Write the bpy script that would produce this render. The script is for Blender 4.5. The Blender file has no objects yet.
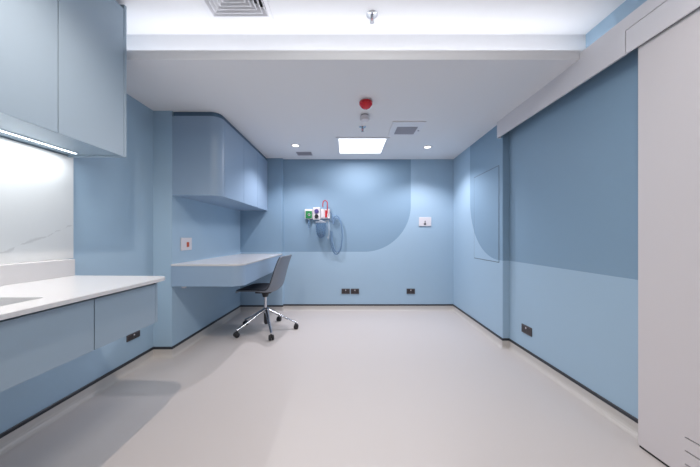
import bpy, bmesh, math, random
from mathutils import Vector, Matrix
random.seed(7)
C = bpy.context.scene.collection
PI = math.pi

# ------------------------------------------------------------------ camera
F_PX = 272.0
EYE = 1.12
cam = bpy.data.cameras.new('camera')
cam.sensor_width = 36.0
cam.lens = F_PX / 700.0 * 36.0
cam.shift_x = 3.0 / 700.0
cam.shift_y = 3.0 / 700.0
cam.clip_start = 0.02
co = bpy.data.objects.new('camera', cam); C.objects.link(co)
co.location = (0, 0, EYE); co.rotation_euler = (PI/2, 0, 0)
bpy.context.scene.camera = co

# ------------------------------------------------------------------ world, lights, exposure
w = bpy.data.worlds.new('world'); bpy.context.scene.world = w
w.use_nodes = True
w.node_tree.nodes['Background'].inputs[0].default_value = (0.80, 0.88, 1.0, 1)
w.node_tree.nodes['Background'].inputs[1].default_value = 0.25
vs = bpy.context.scene.view_settings
vs.view_transform = 'Standard'; vs.look = 'None'; vs.gamma = 1.0
vs.use_curve_mapping = False
vs.exposure = 0.0

Z_LOW, Z_UP = 2.289, 2.61          # lowered ceiling, raised ceiling

def area(name, loc, sx, sy, power, col, rot=(0, 0, 0), spread=PI):
    l = bpy.data.lights.new(name, 'AREA'); l.shape = 'RECTANGLE'
    l.size = sx; l.size_y = sy; l.energy = power; l.color = col; l.spread = spread
    o = bpy.data.objects.new(name, l); C.objects.link(o)
    o.location = loc; o.rotation_euler = rot
    return o
def spot(name, loc, power, col, ang=2.2, blend=0.6, rad=0.035):
    l = bpy.data.lights.new(name, 'SPOT'); l.energy = power; l.color = col
    l.spot_size = ang; l.spot_blend = blend; l.shadow_soft_size = rad
    o = bpy.data.objects.new(name, l); C.objects.link(o)
    o.location = loc
    return o

COOL = (0.99, 0.985, 0.96)
LILAC = (0.995, 0.95, 1.0)
WARM = (1.0, 0.84, 0.73)
PANEL_POS = (0.184, 3.51)
DOWN = [(-0.66, 3.487), (1.05, 3.548)]
area('panel_lamp', (PANEL_POS[0], PANEL_POS[1], Z_LOW-0.016), 0.52, 0.52, 13.5, LILAC)
for p in DOWN:
    spot('downlight_lamp', (p[0], p[1], Z_LOW-0.012), 62, LILAC)
area('cove_lamp', (-0.02, 1.90, 2.325), 3.48, 0.02, 3.9, (0.93, 0.94, 1.0), rot=(PI-0.75, 0, 0))
area('under_cabinet_lamp', (-1.69, 0.85, 1.631), 0.012, 1.66, 8.5, (0.96, 0.98, 0.98))
spot('near_downlight_lamp', (-0.83, 0.89, Z_UP-0.012), 75, WARM, ang=2.6, blend=0.7, rad=0.02)
spot('near_downlight_lamp', (0.90, 0.78, Z_UP-0.012), 22, (1.0, 0.95, 0.93), ang=2.8, blend=0.8)
area('near_fill_lamp', (0.10, 0.70, Z_UP-0.016), 0.56, 0.56, 17, COOL)  # added soft fill out of view, lifts the walls; no fitting modelled

# ------------------------------------------------------------------ materials
def srgb(r, g, b):
    f = lambda c: (c/255/12.92) if c/255 <= 0.04045 else ((c/255+0.055)/1.055)**2.4
    return (f(r), f(g), f(b), 1)
def new_mat(name):
    m = bpy.data.materials.new(name); m.use_nodes = True
    return m, m.node_tree.nodes, m.node_tree.links, m.node_tree.nodes['Principled BSDF']
def plain(name, col, rough=0.5, metal=0.0, bump=0.0, scale=300, var=0.0, spec=0.5):
    m, N, L, b = new_mat(name)
    b.inputs['Base Color'].default_value = col
    b.inputs['Roughness'].default_value = rough
    b.inputs['Metallic'].default_value = metal
    b.inputs['Specular IOR Level'].default_value = spec
    g = N.new('ShaderNodeNewGeometry')
    n = N.new('ShaderNodeTexNoise'); n.inputs['Scale'].default_value = scale; n.inputs['Detail'].default_value = 3
    L.new(g.outputs['Position'], n.inputs['Vector'])
    if bump > 0:
        bp = N.new('ShaderNodeBump'); bp.inputs['Strength'].default_value = bump; bp.inputs['Distance'].default_value = 0.001
        L.new(n.outputs['Fac'], bp.inputs['Height']); L.new(bp.outputs['Normal'], b.inputs['Normal'])
    if var > 0:
        r = N.new('ShaderNodeMapRange'); r.inputs['To Min'].default_value = 1-var; r.inputs['To Max'].default_value = 1+var
        L.new(n.outputs['Fac'], r.inputs['Value'])
        mx = N.new('ShaderNodeVectorMath'); mx.operation = 'SCALE'; mx.inputs[0].default_value = col[:3]
        L.new(r.outputs['Result'], mx.inputs['Scale']); L.new(mx.outputs['Vector'], b.inputs['Base Color'])
    return m
def emit(name, col, strength):
    m, N, L, b = new_mat(name)
    b.inputs['Base Color'].default_value = (0.8, 0.8, 0.8, 1)
    b.inputs['Emission Color'].default_value = col
    b.inputs['Emission Strength'].default_value = strength
    return m

LIGHT_BLUE = (0.376, 0.525, 0.66, 1)
DARK_BLUE = (0.24, 0.365, 0.49, 1)
def mural(name, axis, edge, low, R, rough=0.55):
    # light paint with a big darker field whose lower outer corner is a quarter circle
    m, N, L, b = new_mat(name)
    g = N.new('ShaderNodeNewGeometry'); s = N.new('ShaderNodeSeparateXYZ')
    L.new(g.outputs['Position'], s.inputs[0])
    def math_(op, a, bv):
        n = N.new('ShaderNodeMath'); n.operation = op
        for i, v in enumerate((a, bv)):
            if isinstance(v, (int, float)): n.inputs[i].default_value = v
            else: L.new(v, n.inputs[i])
        return n.outputs[0]
    u = math_('MAXIMUM', math_('SUBTRACT', s.outputs[axis], edge-R), 0.0)
    v = math_('MAXIMUM', math_('SUBTRACT', low+R, s.outputs['Z']), 0.0)
    d = math_('SQRT', math_('ADD', math_('MULTIPLY', u, u), math_('MULTIPLY', v, v)), 0.0)
    k = math_('LESS_THAN', d, R)
    mx = N.new('ShaderNodeMix'); mx.data_type = 'RGBA'
    mx.inputs[6].default_value = LIGHT_BLUE; mx.inputs[7].default_value = DARK_BLUE
    L.new(k, mx.inputs[0]); L.new(mx.outputs[2], b.inputs['Base Color'])
    n = N.new('ShaderNodeTexNoise'); n.inputs['Scale'].default_value = 260
    L.new(g.outputs['Position'], n.inputs['Vector'])
    bp = N.new('ShaderNodeBump'); bp.inputs['Strength'].default_value = 0.12; bp.inputs['Distance'].default_value = 0.001
    L.new(n.outputs['Fac'], bp.inputs['Height']); L.new(bp.outputs['Normal'], b.inputs['Normal'])
    b.inputs['Roughness'].default_value = rough
    b.inputs['Specular IOR Level'].default_value = 0.35
    return m

M = {}
M['wall'] = plain('blue_wall_vinyl', LIGHT_BLUE, 0.55, bump=0.12, scale=260, spec=0.35)
M['mural_back'] = mural('painted_back_wall', 'X', 0.967, 0.888, 0.71)
M['mural_right'] = mural('painted_right_wall', 'Y', 3.518, 0.876, 0.71)
M['ceiling'] = plain('white_ceiling_paint', srgb(240, 240, 242), 0.8, bump=0.05, scale=120, spec=0.2)
M['floor'] = plain('speckled_vinyl_floor', srgb(202, 196, 193), 0.42, bump=0.03, scale=420, var=0.07, spec=0.4)
M['cove'] = plain('cove_vinyl', srgb(198, 194, 190), 0.42, var=0.03, scale=400)
M['black_strip'] = plain('black_rubber_strip', srgb(44, 48, 56), 0.45)
M['door'] = plain('white_door_laminate', srgb(216, 211, 213), 0.5, bump=0.04, scale=200)
M['header'] = plain('white_header_paint', srgb(222, 220, 224), 0.5)
M['dark_gap'] = plain('dark_recess', srgb(30, 30, 34), 0.7)
M['groove'] = plain('shadow_groove', srgb(90, 94, 102), 0.7)
M['laminate'] = plain('grey_blue_laminate', srgb(146, 165, 181), 0.38, bump=0.03, scale=500, spec=0.45)
M['desk_laminate'] = plain('blue_laminate', srgb(146, 169, 193), 0.36, bump=0.02, scale=500, spec=0.5)
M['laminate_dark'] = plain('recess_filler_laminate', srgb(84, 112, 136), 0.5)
M['solid'] = plain('white_solid_surface', srgb(208, 208, 210), 0.22, var=0.015, scale=700)
M['sink'] = plain('sink_composite', srgb(205, 206, 208), 0.25)
M['chrome'] = plain('polished_aluminium', srgb(205, 208, 214), 0.16, metal=1.0)
M['steel'] = plain('brushed_steel', srgb(170, 172, 178), 0.3, metal=1.0)
M['black'] = plain('black_plastic', srgb(34, 35, 39), 0.4)
M['bronze'] = plain('dark_bronze_plastic', srgb(82, 76, 80), 0.35)
M['socket'] = plain('brown_black_plastic', srgb(52, 46, 48), 0.35)
M['shell'] = plain('grey_chair_shell', srgb(124, 130, 140), 0.5, bump=0.1, scale=600)
M['pad'] = plain('charcoal_seat_pad', srgb(44, 48, 58), 0.75, bump=0.3, scale=900)
M['white_plastic'] = plain('white_plastic', srgb(218, 214, 218), 0.35)
M['vent_white'] = plain('white_vent_metal', srgb(236, 236, 240), 0.4)
M['vent_grey'] = plain('grey_grille', srgb(176, 173, 182), 0.55)
M['red'] = plain('red_plastic', srgb(196, 22, 38), 0.3)
M['red_hose'] = plain('red_rubber', srgb(176, 52, 66), 0.4)
M['red_clear'] = plain('red_lens', srgb(214, 40, 52), 0.12)
M['green'] = plain('green_plastic', srgb(36, 128, 72), 0.35)
M['purple'] = plain('violet_plastic', srgb(82, 72, 132), 0.35)
M['orange'] = plain('orange_rocker', srgb(196, 84, 44), 0.35)
M['panel_glow'] = emit('lit_panel_diffuser', (0.96, 0.98, 1, 1), 2.2)
M['spot_glow'] = emit('lit_downlight', (1, 0.95, 0.86, 1), 3.0)
M['led'] = emit('lit_led_strip', (0.88, 0.95, 1, 1), 4.0)

def make_marble():
    m, N, L, b = new_mat('white_marble_slab')
    g = N.new('ShaderNodeNewGeometry')
    sp = N.new('ShaderNodeSeparateXYZ'); L.new(g.outputs['Position'], sp.inputs[0])
    def mt(op, a, bv=0.0):
        n = N.new('ShaderNodeMath'); n.operation = op
        for i, v in enumerate((a, bv)):
            if isinstance(v, (int, float)): n.inputs[i].default_value = v
            else: L.new(v, n.inputs[i])
        return n.outputs[0]
    n1 = N.new('ShaderNodeTexNoise'); n1.inputs['Scale'].default_value = 9; n1.inputs['Detail'].default_value = 5
    n2 = N.new('ShaderNodeTexNoise'); n2.inputs['Scale'].default_value = 14; n2.inputs['Detail'].default_value = 3
    L.new(g.outputs['Position'], n1.inputs['Vector']); L.new(g.outputs['Position'], n2.inputs['Vector'])
    v = mt('SUBTRACT', sp.outputs['Z'], mt('MULTIPLY', sp.outputs['Y'], 0.43))
    v = mt('ADD', v, mt('MULTIPLY', mt('SUBTRACT', n1.outputs['Fac'], 0.5), 0.07))
    v = mt('MULTIPLY', mt('SUBTRACT', v, 0.432), 1/0.9)
    dist = mt('MULTIPLY', mt('ABSOLUTE', mt('SUBTRACT', mt('FRACT', mt('ADD', v, 0.5)), 0.5)), 0.9)
    wd = mt('MAXIMUM', mt('MULTIPLY', mt('SUBTRACT', n2.outputs['Fac'], 0.42), 0.06), 0.0005)
    ml_ = mt('MAXIMUM', mt('SUBTRACT', 1.0, mt('DIVIDE', dist, wd)), 0.0)
    ml = N.new('ShaderNodeMath'); ml.operation = 'MULTIPLY'; ml.inputs[1].default_value = 0.38
    L.new(ml_, ml.inputs[0])
    mx = N.new('ShaderNodeMix'); mx.data_type = 'RGBA'
    mx.inputs[6].default_value = srgb(212, 215, 216); mx.inputs[7].default_value = srgb(150, 150, 152)
    L.new(ml.outputs[0], mx.inputs[0]); L.new(mx.outputs[2], b.inputs['Base Color'])
    b.inputs['Roughness'].default_value = 0.3
    return m
M['marble'] = make_marble()

def make_clear(name, col, alpha):
    m, N, L, b = new_mat(name)
    b.inputs['Base Color'].default_value = col
    b.inputs['Roughness'].default_value = 0.08
    b.inputs['Alpha'].default_value = alpha
    return m
M['jar'] = make_clear('smoky_blue_jar', srgb(112, 144, 176), 0.5)
M['tube'] = make_clear('tubing_with_shadow_tint', srgb(120, 150, 182), 0.8)
M['clear'] = make_clear('clear_plastic', srgb(215, 222, 230), 0.35)

# ------------------------------------------------------------------ helpers
def box(bm, x0, x1, y0, y1, z0, z1):
    v = [bm.verts.new(p) for p in ((x0,y0,z0),(x1,y0,z0),(x1,y1,z0),(x0,y1,z0),(x0,y0,z1),(x1,y0,z1),(x1,y1,z1),(x0,y1,z1))]
    for f in ((3,2,1,0),(4,5,6,7),(0,1,5,4),(1,2,6,5),(2,3,7,6),(3,0,4,7)):
        bm.faces.new([v[i] for i in f])
def BX(*a):
    bm = bmesh.new(); box(bm, *a); return bm
def prism(bm, pts, z0, z1):
    lo = [bm.verts.new((x, y, z0)) for x, y in pts]; hi = [bm.verts.new((x, y, z1)) for x, y in pts]
    n = len(pts)
    bm.faces.new(list(reversed(lo))); bm.faces.new(hi)
    for i in range(n): bm.faces.new((lo[i], lo[(i+1) % n], hi[(i+1) % n], hi[i]))
def PR(pts, z0, z1):
    bm = bmesh.new(); prism(bm, pts, z0, z1); return bm
def lathe(bm, prof, cx=0, cy=0, cz=0, seg=24, mat=None):
    # prof: (radius, z); revolved about a vertical axis, then moved by mat
    rows = []
    for r, z in prof:
        if r < 1e-6: rows.append([bm.verts.new((0, 0, z))])
        else: rows.append([bm.verts.new((r*math.cos(2*PI*k/seg), r*math.sin(2*PI*k/seg), z)) for k in range(seg)])
    for a, b in zip(rows, rows[1:]):
        for k in range(seg):
            k2 = (k+1) % seg
            if len(a) == 1 and len(b) == 1: continue
            if len(a) == 1: bm.faces.new((a[0], b[k], b[k2]))
            elif len(b) == 1: bm.faces.new((a[k], a[k2], b[0]))
            else: bm.faces.new((a[k], a[k2], b[k2], b[k]))
    vs_ = [v for row in rows for v in row]
    X = Matrix.Translation((cx, cy, cz)) @ (mat or Matrix.Identity(4))
    for v in vs_: v.co = X @ v.co
def tube(bm, pts, rad, seg=12):
    pts = [Vector(p) for p in pts]; rows = []
    prev = None
    for i, p in enumerate(pts):
        t = (pts[min(i+1, len(pts)-1)] - pts[max(i-1, 0)]).normalized()
        a = prev if prev is not None else (Vector((0, 0, 1)) if abs(t.z) < 0.9 else Vector((1, 0, 0)))
        n = (a - t*a.dot(t)).normalized(); bb = t.cross(n); prev = n
        r = rad[i] if isinstance(rad, (list, tuple)) else rad
        rows.append([bm.verts.new(p + n*r*math.cos(2*PI*k/seg) + bb*r*math.sin(2*PI*k/seg)) for k in range(seg)])
    for a, b in zip(rows, rows[1:]):
        for k in range(seg): bm.faces.new((a[k], a[(k+1) % seg], b[(k+1) % seg], b[k]))
    bm.faces.new(list(reversed(rows[0]))); bm.faces.new(rows[-1])
def origin(o):
    v = Vector((0, 0, 0))
    while o: v += o.location; o = o.parent
    return v
def obj(name, bm, m, parent=None, bevel=0.0, smooth=False, seg=2, keep=False):
    bmesh.ops.recalc_face_normals(bm, faces=bm.faces)
    if bevel > 0:
        es = [e for e in bm.edges if len(e.link_faces) == 2 and e.calc_face_angle(0) > 0.6]
        bmesh.ops.bevel(bm, geom=es, offset=bevel, segments=seg, affect='EDGES', profile=0.5, clamp_overlap=True)
    if parent is not None and not keep:
        off = origin(parent)
        bmesh.ops.translate(bm, verts=bm.verts, vec=-off)
    me = bpy.data.meshes.new(name); bm.to_mesh(me); bm.free()
    if smooth:
        for p in me.polygons: p.use_smooth = True
    me.materials.append(m)
    o = bpy.data.objects.new(name, me); C.objects.link(o)
    if smooth:
        try: me.set_sharp_from_angle(angle=0.7)
        except Exception: pass
    if parent is not None: o.parent = parent
    return o
def struct(name, bm, m, parent=None, **k):
    o = obj(name, bm, m, parent, **k)
    if parent is None: o['kind'] = 'structure'
    return o
def thing(name, label, cat, loc, group=None):
    o = bpy.data.objects.new(name, None); C.objects.link(o)
    o.location = loc; o['label'] = label; o['category'] = cat; o.empty_display_size = 0.05
    if group: o['group'] = group
    return o
def tag(o, label, cat, group=None):
    o['label'] = label; o['category'] = cat
    if group: o['group'] = group
    return o
def dup(root, loc, label, rotz=None):
    r = root.copy(); C.objects.link(r); r.location = loc; r['label'] = label
    if rotz is not None: r.rotation_euler = (0, 0, rotz)
    for ch in list(root.children):
        c = ch.copy(); C.objects.link(c); c.parent = r
        for g in list(ch.children):
            d = g.copy(); C.objects.link(d); d.parent = c
    return r
def arc(cx, cy, r, a0, a1, n=14):
    return [(cx + r*math.cos(a0+(a1-a0)*i/n), cy + r*math.sin(a0+(a1-a0)*i/n)) for i in range(n+1)]

# ------------------------------------------------------------------ room shell
YB = -1.6                                      # room end behind the photographer
XL, XL2 = -1.802, -1.628                        # left wall, left wall beyond the column
XL3 = -1.592
YC = 2.53                                      # column front
YP, XP = 4.06, -0.963                          # back-left pier
YBK = 4.12                                     # back wall
XR, XRa, XRb = 1.634, 1.568, 1.61              # right recessed wall, right wall near/far
YR = 2.74
struct('floor', BX(-2.0, 1.9, YB, 4.3, -0.05, 0.0), M['floor'])
struct('wall_left', BX(-2.05, XL, YB, YC, 0, 2.65), M['wall'])
struct('wall_left_recess', PR([(-2.05, YC), (XL2, YC), (XL3, YP), (XL3, 4.3), (-2.05, 4.3)], 0, 2.65), M['wall'])
struct('wall_back', PR([(XL3-0.02, YP), (XP, YP), (XP, YBK), (XRb+0.05, YBK), (XRb+0.05, 4.3), (XL3-0.02, 4.3)], 0, Z_LOW), M['mural_back'])
bm = PR([(XR, YB), (XR, YR), (XRa, YR), (XRb, YBK), (XRb, 4.3), (1.9, 4.3), (1.9, YB)], 0, Z_LOW)
struct('wall_right', bm, M['mural_right'])
struct('wall_right_upper', BX(1.761, 1.9, YB, 2.006, Z_LOW, 2.65), M['wall'])
struct('wall_front', BX(-2.05, 1.9, YB-0.1, YB, 0, 2.65), M['door'])
# raised ceiling with the opening for the air diffuser
DX0, DX1, DY0, DY1 = -0.910, -0.522, 1.457, 1.845
bm = bmesh.new()
box(bm, -2.05, DX0, YB-0.1, 2.1, Z_UP, 2.66); box(bm, DX1, 1.9, YB-0.1, 2.1, Z_UP, 2.66)
box(bm, DX0, DX1, YB-0.1, DY0, Z_UP, 2.66); box(bm, DX0, DX1, DY1, 2.1, Z_UP, 2.66)
struct('ceiling', bm, M['ceiling'])
struct('ceiling_lower', BX(-2.05, 1.9, 1.815, 4.3, Z_LOW, 2.31), M['ceiling'])
struct('wall_bulkhead', BX(-2.05, 1.9, 2.006, 2.1, 2.31, 2.66), M['ceiling'])
struct('trim_1', BX(XL, 1.60, 1.798, 1.815, Z_LOW, 2.351), M['ceiling'])

# coved skirting with a black cap strip
PATH = [(XL, YB), (XL, YC), (XL2, YC), (XL3, YP), (XP, YP), (XP, YBK), (XRb, YBK), (XRa, YR), (XR, YR), (XR, YB)]
def mitre(i):
    p = Vector(PATH[i])
    ns = []
    for a, b in ((i-1, i), (i, i+1)):
        if a < 0 or b >= len(PATH): continue
        d = (Vector(PATH[b]) - Vector(PATH[a])).normalized(); ns.append(Vector((d.y, -d.x)))
    if len(ns) == 1: return p, ns[0]
    m = (ns[0] + ns[1]).normalized()
    return p, m / max(0.2, m.dot(ns[0]))
def sweep(i0, i1, prof):
    bm = bmesh.new(); rows = []
    for i in range(i0, i1+1):
        p, n = mitre(i)
        rows.append([bm.verts.new((p.x+n.x*o, p.y+n.y*o, z)) for o, z in prof])
    k = len(prof)
    for a, b in zip(rows, rows[1:]):
        for j in range(k): bm.faces.new((a[j], a[(j+1) % k], b[(j+1) % k], b[j]))
    bm.faces.new(rows[0]); bm.faces.new(list(reversed(rows[-1])))
    return bm
COVE = [(0, 0.074), (0.006, 0.074), (0.006, 0.036), (0.009, 0.020), (0.016, 0.009), (0.028, 0.003), (0.042, 0.0006), (0, 0.0006)]
CAP = [(0, 0.074), (0.0085, 0.074), (0.0085, 0.0925), (0.006, 0.095), (0, 0.095)]
for side, i0, i1 in (('left', 0, 3), ('back', 3, 6), ('right', 6, 9)):
    b = struct('baseboard_' + side, sweep(i0, i1, COVE), M['cove'])
    struct('cap_strip', sweep(i0, i1, CAP), M['black_strip'], b)

# sliding door and its header
HX = 1.535
HB, HT = 2.125, 2.328
h = struct('trim_2', BX(HX, HX+0.012, 1.5005, 2.783, HB, HT), M['header'])
h.data.name = 'door_header'
bm = bmesh.new()
box(bm, HX, HX+0.012, YB, 1.5005, 2.255, HT)
box(bm, HX+0.0121, 1.761, YB, 1.797, HT-0.012, HT)
box(bm, HX+0.0121, 1.60, 2.771, 2.783, HB, Z_LOW)
struct('header_board', bm, M['header'], h)
struct('header_access_panel', BX(HX, HX+0.008, YB, 1.4965, HB, 2.2515), M['header'], h)
struct('panel_backing', BX(HX+0.0085, HX+0.012, YB, 1.5005, HB, 2.255), M['groove'], h)
dx0 = 1.552
DY = 1.450
bm = bmesh.new()
SL = [0.199, 0.137, 0.075]
zs = [0.014] + sum([[z-0.0035, z+0.0035] for z in reversed(SL)], [])
d = None
bm = bmesh.new()
box(bm, dx0, dx0+0.036, 1.249, DY, 0.014, 2.20)
box(bm, dx0, dx0+0.036, 0.20, 0.42, 0.014, 2.20)
zz = [0.014] + sum([[z-0.0035, z+0.0035] for z in sorted(SL)], []) + [2.20]
for i in range(0, len(zz), 2): box(bm, dx0, dx0+0.036, 0.42, 1.249, zz[i], zz[i+1])
d = struct('door_1', bm, M['door'])
bm = bmesh.new()
for z in SL: box(bm, dx0+0.008, dx0+0.03, 0.42, 1.249, z-0.0035, z+0.0035)
struct('louvre_slot', bm, M['dark_gap'], d)
struct('bottom_gap_shade', BX(dx0+0.004, dx0+0.032, 0.21, DY-0.003, 0.001, 0.014), M['dark_gap'], d)  # dark strip standing in for the shade in the gap under the door

# ------------------------------------------------------------------ left worktop run
zc = 0.874
XF = XL + 0.0015
def corner_slab(x_wall, x_front, y0, y1, r):
    # rounded at the far front corner (front = +x, far = +y)
    return [(x_wall, y0), (x_front, y0)] + arc(x_front-r, y1-r, r, 0, PI/2) + [(x_wall, y1+0.025)]
wt = thing('worktop', 'long white counter top with rounded end and sink cut-out above the blue drawers', 'counter top', (-1.45, 0.6, zc-0.018))
bm = bmesh.new()
outer = corner_slab(XF, -1.09, -0.6, 1.70, 0.10)
ix0, ix1, iy0, iy1, ir = -1.60, -1.22, 0.52, 1.10, 0.015
inner = arc(ix1-ir, iy1-ir, ir, 0, PI/2, 5) + arc(ix0+ir, iy1-ir, ir, PI/2, PI, 5) + arc(ix0+ir, iy0+ir, ir, PI, 1.5*PI, 5) + arc(ix1-ir, iy0+ir, ir, 1.5*PI, 2*PI, 5)
edges = []
for loop in (outer, inner):
    vv = [bm.verts.new((x, y, zc-0.018)) for x, y in loop]
    for i in range(len(vv)): edges.append(bm.edges.new((vv[i], vv[(i+1) % len(vv)])))
bmesh.ops.triangle_fill(bm, use_beauty=True, edges=edges)
ext = bmesh.ops.extrude_face_region(bm, geom=list(bm.faces))
bmesh.ops.translate(bm, verts=[g for g in ext['geom'] if isinstance(g, bmesh.types.BMVert)], vec=(0, 0, 0.018))
obj('counter_slab', bm, M['solid'], wt, bevel=0.002)
obj('upstand', BX(XF, -1.723, -0.6, 1.724, zc, zc+0.103), M['solid'], wt, bevel=0.002)
sk = thing('sink_basin', 'pale undermount sink basin set into the white counter top at left edge', 'sink', (-1.41, 0.80, 0.70))
bm = bmesh.new()
box(bm, ix0-0.012, ix1+0.012, iy0-0.012, iy1+0.012, 0.700, 0.712)
box(bm, ix0-0.012, ix0, iy0-0.012, iy1+0.012, 0.712, 0.8555); box(bm, ix1, ix1+0.012, iy0-0.012, iy1+0.012, 0.712, 0.8555)
box(bm, ix0, ix1, iy0-0.012, iy0, 0.712, 0.8555); box(bm, ix0, ix1, iy1, iy1+0.012, 0.712, 0.8555)
obj('bowl', bm, M['sink'], sk)
bm = bmesh.new(); lathe(bm, [(0, 0.712), (0.03, 0.712), (0.03, 0.716), (0.022, 0.716), (0.02, 0.7135), (0, 0.7135)], -1.41, 0.80)
obj('drain', bm, M['steel'], sk, smooth=True)

du = thing('drawer_unit', 'wall-hung grey-blue drawer cabinet under the white counter', 'cabinet', (-1.46, 0.6, 0.622))
bm = bmesh.new()
# hollow carcass: bottom, back, sides, rails around the sink
box(bm, XF, -1.132, -0.6, 1.578, 0.624, 0.642)
box(bm, XF, XF+0.018, -0.6, 1.578, 0.642, 0.852)
box(bm, -1.150, -1.132, -0.6, 1.578, 0.642, 0.852)
box(bm, XF, -1.132, -0.6, -0.582, 0.642, 0.852)
obj('carcass', bm, M['laminate'], du)
obj('end_panel', BX(XF, -1.112, 1.579, 1.597, 0.622, 0.852), M['laminate'], du, bevel=0.001)
for a, b_ in ((1.199, 1.575), (0.440, 1.194), (-0.318, 0.435)):
    obj('drawer', BX(-1.131, -1.111, a, b_, 0.620, 0.845), M['laminate'], du, bevel=0.0006)

sp = tag(obj('splashback', BX(XF, -1.785, -0.6, 1.775, zc+0.1035, 1.634), M['marble']), 'white marble wall panel with grey veins above the counter', 'splashback')

wc = thing('wall_cabinet', 'tall grey-blue upper cabinet with flat doors hung over the marble splashback', 'cabinet', (-1.62, 0.6, 1.63))
CX = -1.42
bm = bmesh.new()
box(bm, XF, CX-0.021, -0.6, 1.733, 1.640, 2.572)
obj('carcass', bm, M['laminate'], wc)
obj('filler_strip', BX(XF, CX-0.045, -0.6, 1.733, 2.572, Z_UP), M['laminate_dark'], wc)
obj('end_panel', BX(XF, CX, 1.7345, 1.7525, 1.628, 2.600), M['laminate'], wc, bevel=0.0012)
s0 = 1.7295
for k in range(6):
    obj('door', BX(CX-0.020, CX, s0-0.3895, s0, 1.629, 2.568), M['laminate'], wc, bevel=0.0006)
    s0 -= 0.3945
ul = thing('strip_light', 'lit cool white strip light along the underside of the left upper cabinet', 'light', (-1.69, 0.85, 1.634))
obj('housing', BX(-1.707, -1.673, 0.0, 1.70, 1.637, 1.640), M['laminate'], ul)
obj('diffuser', BX(-1.696, -1.684, 0.004, 1.696, 1.634, 1.637), M['led'], ul)

# ------------------------------------------------------------------ desk and cabinet above it
dk = thing('desk', 'wall-hung blue desk with white top in the left recess', 'desk', (-1.3, 3.27, 0.632))
obj('desktop', PR([(XL2, 2.512), (-0.965-0.11, 2.512)] + arc(-0.965-0.11, 2.512+0.11, 0.11, -PI/2, 0) + [(-0.965, 4.058), (XL3, 4.058)], 0.846, 0.864), M['solid'], dk, bevel=0.002)
obj('apron', PR([(XL2, 2.516), (-0.969-0.108, 2.516)] + arc(-0.969-0.108, 2.516+0.108, 0.108, -PI/2, 0) + [(-0.969, 4.057), (XL3, 4.057)], 0.657, 0.8455), M['desk_laminate'], dk, bevel=0.001)
bm = bmesh.new(); box(bm, -1.555, -1.525, 2.555, 2.585, 0.632, 0.657)
obj('bracket', bm, M['white_plastic'], dk, bevel=0.002)

oc = thing('wall_cabinet', 'blue upper cabinet with rounded corner hung above the desk', 'cabinet', (-1.40, 3.28, 1.504))
OX = -1.184; r = 0.10
def oc_outline(i, ystart=2.532):
    return [(XL2, ystart+i), (OX-r, ystart+i)] + arc(OX-r, ystart+r, r-i, -PI/2, 0)
obj('carcass', PR(oc_outline(0) + [(OX, 2.6345), (OX-0.020, 2.6345), (OX-0.020, 4.057), (XL3, 4.057)], 1.504, 2.243), M['desk_laminate'], oc)
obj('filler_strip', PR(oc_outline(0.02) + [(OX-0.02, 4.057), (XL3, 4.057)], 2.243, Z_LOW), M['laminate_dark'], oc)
for a, b_ in ((2.6395, 3.122), (3.127, 3.600), (3.605, 4.054)):
    obj('door', BX(OX-0.0195, OX, a, b_, 1.504, 2.242), M['desk_laminate'], oc, bevel=0.0006)

# ------------------------------------------------------------------ swivel chair
ch = thing('swivel_chair', 'grey shell swivel chair on chrome five-star base pushed up to the desk', 'chair', (-0.967, 3.255, 0))
def catmull(P, n):
    out = []
    for i in range(len(P)-1):
        p0 = P[max(i-1, 0)]; p1 = P[i]; p2 = P[i+1]; p3 = P[min(i+2, len(P)-1)]
        for k in range(n):
            t = k/n
            out.append(tuple(0.5*((2*p1[j]) + (-p0[j]+p2[j])*t + (2*p0[j]-5*p1[j]+4*p2[j]-p3[j])*t*t + (-p0[j]+3*p1[j]-3*p2[j]+p3[j])*t**3) for j in range(len(p1))))
    out.append(P[-1]); return out
# u, z, half width, edge lift
SP = [(-0.285, 0.470, 0.165, 0.0), (-0.275, 0.484, 0.190, 0.0), (-0.235, 0.490, 0.212, 0.004), (-0.15, 0.488, 0.222, 0.012),
      (-0.04, 0.480, 0.226, 0.022), (0.06, 0.470, 0.226, 0.032), (0.125, 0.480, 0.224, 0.040), (0.176, 0.535, 0.220, 0.042), (0.202, 0.630, 0.214, 0.036),
      (0.232, 0.750, 0.206, 0.028), (0.257, 0.840, 0.196, 0.020), (0.268, 0.878, 0.182, 0.014), (0.273, 0.893, 0.150, 0.010)]
def shell(profile, thick, off, wscale, nt=16):
    P = catmull(profile, 5); bm = bmesh.new()
    def nrm(i):
        a = P[max(i-1, 0)]; b = P[min(i+1, len(P)-1)]
        t = Vector((b[0]-a[0], b[1]-a[1])).normalized(); return Vector((-t.y, t.x))
    def layer(o):
        rows = []
        for i, (u, z, hw, lift) in enumerate(P):
            n = nrm(i); row = []
            for k in range(nt+1):
                t = -1 + 2*k/nt
                e = o + lift*abs(t)**2.6
                row.append(bm.verts.new((u + n.x*e, t*hw*wscale, z + n.y*e)))
            rows.append(row)
        return rows
    A = layer(off); B = layer(off+thick)
    nr = len(P)
    for i in range(nr-1):
        for k in range(nt):
            bm.faces.new((A[i][k], A[i][k+1], A[i+1][k+1], A[i+1][k]))
            bm.faces.new((B[i][k], B[i+1][k], B[i+1][k+1], B[i][k+1]))
        bm.faces.new((A[i][0], A[i+1][0], B[i+1][0], B[i][0])); bm.faces.new((A[i][nt], B[i][nt], B[i+1][nt], A[i+1][nt]))
    for k in range(nt):
        bm.faces.new((A[0][k], B[0][k], B[0][k+1], A[0][k+1])); bm.faces.new((A[-1][k], A[-1][k+1], B[-1][k+1], B[-1][k]))
    return bm
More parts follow.
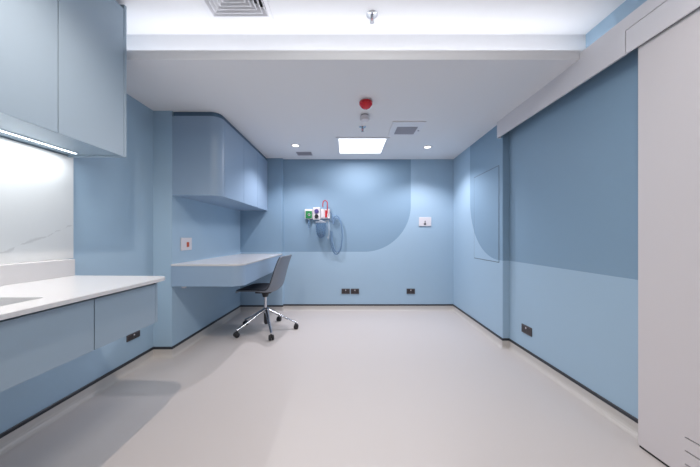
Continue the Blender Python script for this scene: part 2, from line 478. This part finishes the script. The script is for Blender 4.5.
ss = obj('seat_shell', shell(SP, 0.012, 0.0, 1.0), M['shell'], ch, smooth=True, keep=True)
sd = obj('seat_pad', shell(SP[1:-1], 0.012, 0.0125, 0.95), M['pad'], ch, smooth=True, keep=True)
ss.rotation_euler = sd.rotation_euler = (0, 0, math.radians(-7))
bm = bmesh.new(); box(bm, -0.11, 0.07, -0.07, 0.07, 0.452, 0.474); lathe(bm, [(0, 0.40), (0.03, 0.40), (0.045, 0.452), (0, 0.452)], -0.01, 0)
obj('seat_plate', bm, M['black'], ch, bevel=0.003, keep=True)
bm = bmesh.new(); lathe(bm, [(0, 0.25), (0.019, 0.25), (0.019, 0.40), (0, 0.40)], -0.01, 0)
obj('column', bm, M['chrome'], ch, smooth=True, keep=True)
bm = bmesh.new(); lathe(bm, [(0, 0.215), (0.036, 0.215), (0.040, 0.232), (0.036, 0.262), (0.024, 0.272), (0, 0.272)])
obj('hub', bm, M['chrome'], ch, smooth=True, keep=True)
bm = bmesh.new(); lathe(bm, [(0, 0.075), (0.018, 0.075), (0.026, 0.095), (0.026, 0.215), (0, 0.215)])
obj('gas_spring', bm, M['black'], ch, smooth=True, keep=True)
def leg_bm():
    bm = bmesh.new(); pr = [(0.03, 0.245, 0.020, 0.016), (0.12, 0.200, 0.017, 0.013), (0.24, 0.132, 0.014, 0.011), (0.345, 0.083, 0.012, 0.009), (0.362, 0.078, 0.011, 0.008)]
    rows = []
    for x, z, hw, hh in pr:
        rows.append([bm.verts.new((x, hw*math.cos(a)*1.0, z + hh*math.sin(a))) for a in [2*PI*k/12 for k in range(12)]])
    for a, b in zip(rows, rows[1:]):
        for k in range(12): bm.faces.new((a[k], a[(k+1) % 12], b[(k+1) % 12], b[k]))
    bm.faces.new(rows[0]); bm.faces.new(list(reversed(rows[-1])))
    return bm
def caster_bm():
    bm = bmesh.new()
    R90 = Matrix.Rotation(PI/2, 4, 'X')
    for s in (-0.016, 0.016):
        lathe(bm, [(0, -0.011), (0.024, -0.011), (0.029, -0.007), (0.029, 0.007), (0.024, 0.011), (0, 0.011)], 0.353, s, 0.0295, 20, R90)
    box(bm, 0.335, 0.368, -0.010, 0.010, 0.028, 0.062)
    lathe(bm, [(0, 0.055), (0.006, 0.055), (0.006, 0.082), (0, 0.082)], 0.348, 0, 0, 10)
    return bm
leg = obj('leg', leg_bm(), M['chrome'], ch, smooth=True, keep=True)
cst = obj('caster', caster_bm(), M['black'], leg, smooth=True, keep=True)
TH = math.radians(-137)
for k in range(5):
    if k == 0: l2 = leg
    else:
        l2 = leg.copy(); C.objects.link(l2); l2.parent = ch
        c2 = cst.copy(); C.objects.link(c2); c2.parent = l2
    l2.rotation_euler = (0, 0, TH + k*2*PI/5)

# ------------------------------------------------------------------ things on the walls
def placed(bm, pos, face):
    # local: x along the wall to the right seen from the room, y out of the wall towards the room, z up
    rot = {'back': Matrix(((1,0,0),(0,-1,0),(0,0,1))), 'left': Matrix(((0,1,0),(1,0,0),(0,0,1))), 'right': Matrix(((0,-1,0),(-1,0,0),(0,0,1)))}[face]
    for v in bm.verts: v.co = rot @ v.co + Vector(pos)
    return bm
def socket(pos, face, wd, ht, label, group):
    t = thing('power_outlet', label, 'outlet', pos, group)
    obj('plate', placed(BX(-wd/2, wd/2, 0, 0.009, -ht/2, ht/2), pos, face), M['bronze'], t, bevel=0.002)
    for s in (-1, 1):
        bm = bmesh.new(); x = s*wd*0.235
        box(bm, x-wd*0.2, x+wd*0.2, 0.009, 0.0115, -ht*0.36, ht*0.36)
        o = obj('socket', placed(bm, pos, face), M['socket'], t, bevel=0.001)
    bm = bmesh.new(); box(bm, -0.006, 0.006, 0.009, 0.0125, ht*0.12, ht*0.32)
    obj('indicator', placed(bm, pos, face), M['white_plastic'], t)
px = lambda x: (x-347)/66.0
pz = lambda y: EYE + (236.5-y)/66.0
socket((px(345.7), YBK, pz(291.2)), 'back', 0.126, 0.079, 'dark power outlet low on back wall, left one of the adjoining pair', 'dark power outlets')
socket((px(354.9), YBK, pz(291.2)), 'back', 0.126, 0.079, 'dark power outlet low on back wall, right one of the adjoining pair', 'dark power outlets')
socket((px(410.7), YBK, pz(291.2)), 'back', 0.126, 0.079, 'single dark power outlet low on back wall right of the pair', 'dark power outlets')
socket((XL, 2.29, 0.282), 'left', 0.138, 0.052, 'dark power outlet on left wall beneath the counter end', 'dark power outlets')
socket((XR, 2.468, 0.272), 'right', 0.135, 0.076, 'dark power outlet low on the recessed right wall', 'dark power outlets')

pos = (XL2+0.0038, 2.742, 1.045)
t = thing('light_switch', 'white wall switch with orange rocker above the desk end', 'switch', pos)
obj('plate', placed(BX(-0.088, 0.088, 0, 0.011, -0.063, 0.063), pos, 'left'), M['white_plastic'], t, bevel=0.003)
obj('rocker', placed(BX(-0.004, 0.032, 0.011, 0.016, -0.030, 0.018), pos, 'left'), M['orange'], t, bevel=0.001)
pos = (px(424.9), YBK, pz(221.7))
t = thing('wall_plate', 'white rectangular wall plate with small dark key slot right of the curved dark paint', 'wall plate', pos)
obj('plate', placed(BX(-0.093, 0.093, 0, 0.014, -0.068, 0.068), pos, 'back'), M['white_plastic'], t, bevel=0.004)
bm = bmesh.new()
box(bm, -0.007, 0.003, 0.014, 0.018, -0.045, 0.012); box(bm, -0.020, 0.012, 0.014, 0.018, -0.045, -0.028)
obj('key_slot', placed(bm, pos, 'back'), M['black_strip'], t)

# flush hatch in the right wall
def rx(y): return XRa + (y-YR)*(XRb-XRa)/(YBK-YR)
hp = thing('access_panel', 'flush blue access hatch in the right wall crossing the curved paint edge', 'access panel', (rx(3.1), 3.1, 0.85))
def slab_on_right(ya, yb, z0, z1, d0, d1):
    return PR([(rx(ya)-d0, ya), (rx(yb)-d0, yb), (rx(yb)-d1, yb), (rx(ya)-d1, ya)], z0, z1)
obj('frame', slab_on_right(2.806, 3.394, 0.850, 1.856, 0.0, 0.0015), M['groove'], hp)
obj('panel', slab_on_right(2.812, 3.387, 0.856, 1.850, 0.0, 0.003), M['mural_right'], hp)

# medical gas outlets
gy = YBK
def disc(bm, x, z, r, d0, d1, seg=20):
    lathe(bm, [(0, d0), (r, d0), (r, d1), (0, d1)], x, 0, z, seg, Matrix.Rotation(-PI/2, 4, 'X'))
def gas(pos, wd, ht, label):
    t = thing('gas_outlet', label, 'gas outlet', pos, 'medical gas outlets')
    obj('housing', placed(BX(-wd/2, wd/2, 0, 0.045, -ht/2, ht/2), pos, 'back'), M['white_plastic'], t, bevel=0.005)
    return t
p1 = (px(309.1), gy, pz(214.2))
t = gas(p1, 0.116, 0.146, 'green-faced medical gas outlet, leftmost of the wall row')
bm = bmesh.new(); box(bm, -0.046, 0.050, 0.045, 0.054, -0.066, 0.044)
obj('face_plate', placed(bm, p1, 'back'), M['green'], t, bevel=0.003)
bm = bmesh.new(); disc(bm, 0.008, -0.012, 0.018, 0.054, 0.066)
obj('port', placed(bm, p1, 'back'), M['white_plastic'], t, smooth=True)
bm = bmesh.new(); disc(bm, 0.008, -0.012, 0.011, 0.066, 0.069)
obj('port_hole', placed(bm, p1, 'back'), M['black'], t)
p2 = (px(316.9), gy, pz(213.7))
t = gas(p2, 0.108, 0.185, 'white medical gas outlet with violet and black ports, middle of the wall row')
bm = bmesh.new(); disc(bm, 0.0, 0.032, 0.034, 0.045, 0.058)
obj('violet_port', placed(bm, p2, 'back'), M['purple'], t, smooth=True)
bm = bmesh.new(); disc(bm, 0.0, -0.045, 0.030, 0.045, 0.060)
obj('black_port', placed(bm, p2, 'back'), M['black'], t, smooth=True)
p3 = (px(325.5), gy, pz(214.0))
t = gas(p3, 0.140, 0.142, 'white medical gas outlet with red plug, rightmost of the wall row')
bm = bmesh.new(); box(bm, -0.002, 0.028, 0.045, 0.062, -0.055, 0.050)
obj('face_plate', placed(bm, p3, 'back'), M['red'], t, bevel=0.004)
obj('side_plate', placed(BX(-0.060, -0.022, 0.045, 0.052, -0.055, 0.050), p3, 'back'), M['white_plastic'], t, bevel=0.003)
# red hose looped over the right outlet
bm = bmesh.new()
pts = []
for k in range(17):
    a = PI*k/16
    pts.append((px(325.6)+0.034*math.cos(a), gy-0.085, 1.605+0.048*math.sin(a)))
pts = [(px(327.6)+0.001, gy-0.070, 1.46), (px(327.7), gy-0.085, 1.54)] + pts + [(px(323.3), gy-0.085, 1.575), (px(323.5), gy-0.082, 1.560)]
tube(bm, pts, 0.0078)
tag(obj('hose', bm, M['red_hose'], None, smooth=True), 'short red hose looped above the right medical gas outlet', 'hose')
# flowmeter under the green outlet
fm = thing('flowmeter', 'small blue-grey flowmeter tube hanging below the green gas outlet', 'flowmeter', (px(309.6), gy-0.05, 1.24))
bm = bmesh.new(); lathe(bm, [(0, 0), (0.008, 0), (0.010, 0.02), (0.020, 0.07), (0.022, 0.13), (0, 0.13)], px(309.6), gy-0.05, 1.245)
obj('tube', bm, M['jar'], fm, smooth=True)
bm = bmesh.new(); lathe(bm, [(0, 0), (0.026, 0), (0.026, 0.018), (0, 0.018)], px(309.6), gy-0.05, 1.368)
obj('cap', bm, M['steel'], fm, smooth=True)
# suction jar under the two right outlets
sj = thing('suction_jar', 'smoky translucent suction jar hanging below the right gas outlets', 'jar', (px(322), gy-0.09, 1.10))
bm = bmesh.new()
lathe(bm, [(0, 0), (0.025, 0.004), (0.050, 0.025), (0.066, 0.065), (0.074, 0.12), (0.076, 0.20), (0.076, 0.225), (0.071, 0.225), (0.071, 0.12), (0.062, 0.068), (0.046, 0.03), (0.022, 0.009), (0, 0.006)], px(321.5), gy-0.085, 1.098, 28)
obj('bowl', bm, M['jar'], sj, smooth=True)
bm = bmesh.new(); lathe(bm, [(0, 0.225), (0.080, 0.225), (0.080, 0.248), (0.03, 0.256), (0.02, 0.268), (0, 0.268)], px(321.5), gy-0.085, 1.098, 28)
obj('lid', bm, M['clear'], sj, smooth=True)
bm = bmesh.new(); tube(bm, [(px(326.5), gy-0.085, 1.352), (px(328.6), gy-0.09, 1.36), (px(329.4), gy-0.085, 1.30), (px(329.4), gy-0.08, 1.15), (px(328.6), gy-0.07, 1.08), (px(327.5), gy-0.06, 1.12)], 0.006, 8)
obj('suction_tube', bm, M['clear'], sj, smooth=True)

# oval tubing loop right of the jar, thickened and tinted to include wall shadow
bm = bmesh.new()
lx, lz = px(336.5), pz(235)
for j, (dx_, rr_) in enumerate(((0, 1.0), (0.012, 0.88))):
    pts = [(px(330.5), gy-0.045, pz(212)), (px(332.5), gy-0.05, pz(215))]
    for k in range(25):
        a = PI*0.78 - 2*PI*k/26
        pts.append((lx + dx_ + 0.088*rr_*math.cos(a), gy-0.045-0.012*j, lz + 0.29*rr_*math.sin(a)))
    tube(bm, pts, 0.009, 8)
tag(obj('tubing', bm, M['tube'], None, smooth=True), 'pale blue tubing loop right of the suction jar, thickened to stand in for wall shadow', 'tubing')

# ------------------------------------------------------------------ things on the ceilings
pl = thing('ceiling_light', 'square bright white panel light set in the lower ceiling', 'light', (PANEL_POS[0], PANEL_POS[1], Z_LOW))
bm = bmesh.new(); a = 0.315; b_ = 0.283
for x0, x1, y0, y1 in ((-a, a, -a, -b_), (-a, a, b_, a), (-a, -b_, -b_, b_), (b_, a, -b_, b_)):
    box(bm, PANEL_POS[0]+x0, PANEL_POS[0]+x1, PANEL_POS[1]+y0, PANEL_POS[1]+y1, Z_LOW-0.010, Z_LOW)
obj('frame', bm, M['vent_white'], pl)
obj('diffuser', BX(PANEL_POS[0]-b_, PANEL_POS[0]+b_, PANEL_POS[1]-b_, PANEL_POS[1]+b_, Z_LOW-0.006, Z_LOW), M['panel_glow'], pl)

dl = thing('downlight', 'round lit downlight in the lower ceiling nearer the desk cabinet', 'light', (DOWN[0][0], DOWN[0][1], Z_LOW), 'round downlights')
bm = bmesh.new(); lathe(bm, [(0.042, 0), (0.060, 0), (0.060, -0.003), (0.045, -0.006), (0.042, -0.004)], 0, 0, 0, 28)
obj('ring', bm, M['white_plastic'], dl, smooth=True, keep=True)
bm = bmesh.new(); lathe(bm, [(0, -0.0005), (0.042, -0.0005), (0.042, -0.004), (0, -0.004)], 0, 0, 0, 28)
obj('lens', bm, M['spot_glow'], dl, keep=True)
dup(dl, (DOWN[1][0], DOWN[1][1], Z_LOW), 'round lit downlight in the lower ceiling near the right wall')

# four-way air diffuser in the raised ceiling
dcx, dcy = (DX0+DX1)/2, (DY0+DY1)/2
ad = thing('air_diffuser', 'white square four-way air diffuser in the raised ceiling', 'vent', (dcx, dcy, Z_UP))
def sqring(bm, h0, z0, h1, z1, th):
    def loop(h, z): return [bm.verts.new((dcx+sx*h, dcy+sy*h, z)) for sx, sy in ((-1,-1),(1,-1),(1,1),(-1,1))]
    A = loop(h0, z0); B = loop(h1, z1); C2 = loop(h1-th, z1); D = loop(h0-th, z0)
    for P, Q in ((A, B), (B, C2), (C2, D), (D, A)):
        for k in range(4): bm.faces.new((P[k], P[(k+1) % 4], Q[(k+1) % 4], Q[k]))
bm = bmesh.new(); sqring(bm, 0.213, Z_UP-0.006, 0.213, Z_UP, 0.026)
obj('frame', bm, M['vent_white'], ad)
for k, hh in enumerate((0.185, 0.157, 0.129, 0.101, 0.073, 0.045)):
    bm = bmesh.new(); sqring(bm, hh, Z_UP-0.008, hh-0.024, Z_UP+0.034, 0.004)
    obj('vane', bm, M['vent_white'], ad)
obj('plenum', BX(DX0-0.02, DX1+0.02, DY0-0.02, DY1+0.02, 2.661, 2.70), M['dark_gap'], ad)

def sprinkler(x, y, z, label):
    t = thing('sprinkler', label, 'sprinkler', (x, y, z), 'fire sprinklers')
    bm = bmesh.new(); lathe(bm, [(0, 0), (0.038, 0), (0.038, -0.004), (0.028, -0.010), (0.014, -0.012), (0, -0.012)], x, y, z)
    obj('escutcheon', bm, M['chrome'], t, smooth=True)
    bm = bmesh.new(); lathe(bm, [(0, -0.012), (0.010, -0.012), (0.010, -0.024), (0.006, -0.026), (0, -0.026)], x, y, z, 14)
    for s in (-1, 1): tube(bm, [(x+s*0.008, y, z-0.022), (x+s*0.012, y, z-0.036), (x+s*0.004, y, z-0.052)], 0.0022, 6)
    obj('yoke', bm, M['steel'], t)
    bm = bmesh.new(); lathe(bm, [(0, -0.026), (0.0035, -0.028), (0.0035, -0.046), (0, -0.050)], x, y, z, 10)
    obj('glass_bulb', bm, M['red'], t, smooth=True)
    bm = bmesh.new(); lathe(bm, [(0, -0.052), (0.015, -0.052), (0.015, -0.0545), (0, -0.0545)], x, y, z, 14)
    obj('deflector', bm, M['steel'], t)
sprinkler(0.168, 1.825, Z_UP, 'chrome pendant sprinkler on the raised ceiling')
sprinkler(0.165, 2.89, Z_LOW, 'small dark pendant sprinkler on the lower ceiling between detector and panel light')

x, y = 0.162, 2.34
t = thing('fire_alarm', 'red round alarm sounder on the lower ceiling', 'alarm', (x, y, Z_LOW))
bm = bmesh.new(); lathe(bm, [(0, 0), (0.046, 0), (0.046, -0.012), (0, -0.012)], x, y, Z_LOW, 28)
obj('base', bm, M['white_plastic'], t, smooth=True)
bm = bmesh.new(); lathe(bm, [(0, -0.012), (0.054, -0.012), (0.057, -0.018), (0.056, -0.034), (0, -0.034)], x, y, Z_LOW, 32)
obj('body', bm, M['red'], t, smooth=True)
bm = bmesh.new(); lathe(bm, [(0, -0.034), (0.054, -0.034), (0.048, -0.046), (0.038, -0.058), (0.025, -0.067), (0.012, -0.071), (0, -0.072)], x, y, Z_LOW, 32)
obj('lens', bm, M['red_clear'], t, smooth=True)
x, y = 0.171, 2.62
t = thing('smoke_detector', 'white round smoke detector on the lower ceiling beyond the red alarm', 'detector', (x, y, Z_LOW))
bm = bmesh.new(); lathe(bm, [(0, 0), (0.036, 0), (0.036, -0.012), (0, -0.012)], x, y, Z_LOW, 24)
obj('base', bm, M['bronze'], t, smooth=True)
bm = bmesh.new(); lathe(bm, [(0, -0.012), (0.044, -0.012), (0.046, -0.040), (0.040, -0.052), (0.030, -0.056), (0, -0.056)], x, y, Z_LOW, 24)
obj('body', bm, M['white_plastic'], t, smooth=True)

# extract grille right of the panel light
t = thing('extract_grille', 'white square extract fan cover with grey grille right of the panel light', 'vent', (0.636, 2.938, Z_LOW))
bm = bmesh.new()
for x0, x1, y0, y1 in ((0.469, 0.803, 2.753, 2.868), (0.469, 0.803, 3.085, 3.122), (0.469, 0.530, 2.868, 3.085), (0.754, 0.803, 2.868, 3.085)):
    box(bm, x0, x1, y0, y1, Z_LOW-0.012, Z_LOW)
obj('cover', bm, M['vent_white'], t)
bm = bmesh.new()
box(bm, 0.530, 0.754, 2.868, 3.085, Z_LOW-0.003, Z_LOW)
obj('backing', bm, M['dark_gap'], t)
bm = bmesh.new(); n = 14
for k in range(n):
    xx = 0.530 + 0.224*(k+0.5)/n; box(bm, xx-0.0062, xx+0.0062, 2.868, 3.085, Z_LOW-0.010, Z_LOW-0.003)
obj('grille', bm, M['vent_grey'], t)
bm = bmesh.new(); lathe(bm, [(0, -0.012), (0.009, -0.012), (0.009, -0.018), (0, -0.018)], 0.778, 2.97, Z_LOW, 14)
obj('knob', bm, M['vent_grey'], t)
# small slot vent
t = thing('slot_vent', 'small dark rectangular slot vent in the lower ceiling near the desk cabinet', 'vent', (-0.60, 3.83, Z_LOW))
bm = bmesh.new()
for x0, x1, y0, y1 in ((-0.705, -0.495, 3.755, 3.767), (-0.705, -0.495, 3.893, 3.905), (-0.705, -0.693, 3.767, 3.893), (-0.507, -0.495, 3.767, 3.893)):
    box(bm, x0, x1, y0, y1, Z_LOW-0.006, Z_LOW)
obj('frame', bm, M['vent_grey'], t)
obj('backing', BX(-0.693, -0.507, 3.767, 3.893, Z_LOW-0.001, Z_LOW), M['dark_gap'], t)
bm = bmesh.new()
for k in range(5):
    yy = 3.767+0.126*(k+0.5)/5; box(bm, -0.693, -0.507, yy-0.005, yy+0.005, Z_LOW-0.006, Z_LOW-0.001)
obj('slat', bm, M['vent_grey'], t)
# led strip on the ledge behind the ceiling lip
t = thing('strip_light', 'white strip light tucked behind the ceiling ledge, glowing up onto the raised ceiling', 'light', (-0.12, 1.90, 2.31))
obj('channel', BX(-1.79, 1.73, 1.888, 1.912, 2.3105, 2.316), M['steel'], t)
obj('diffuser', BX(-1.79, 1.73, 1.890, 1.910, 2.316, 2.320), M['led'], t)
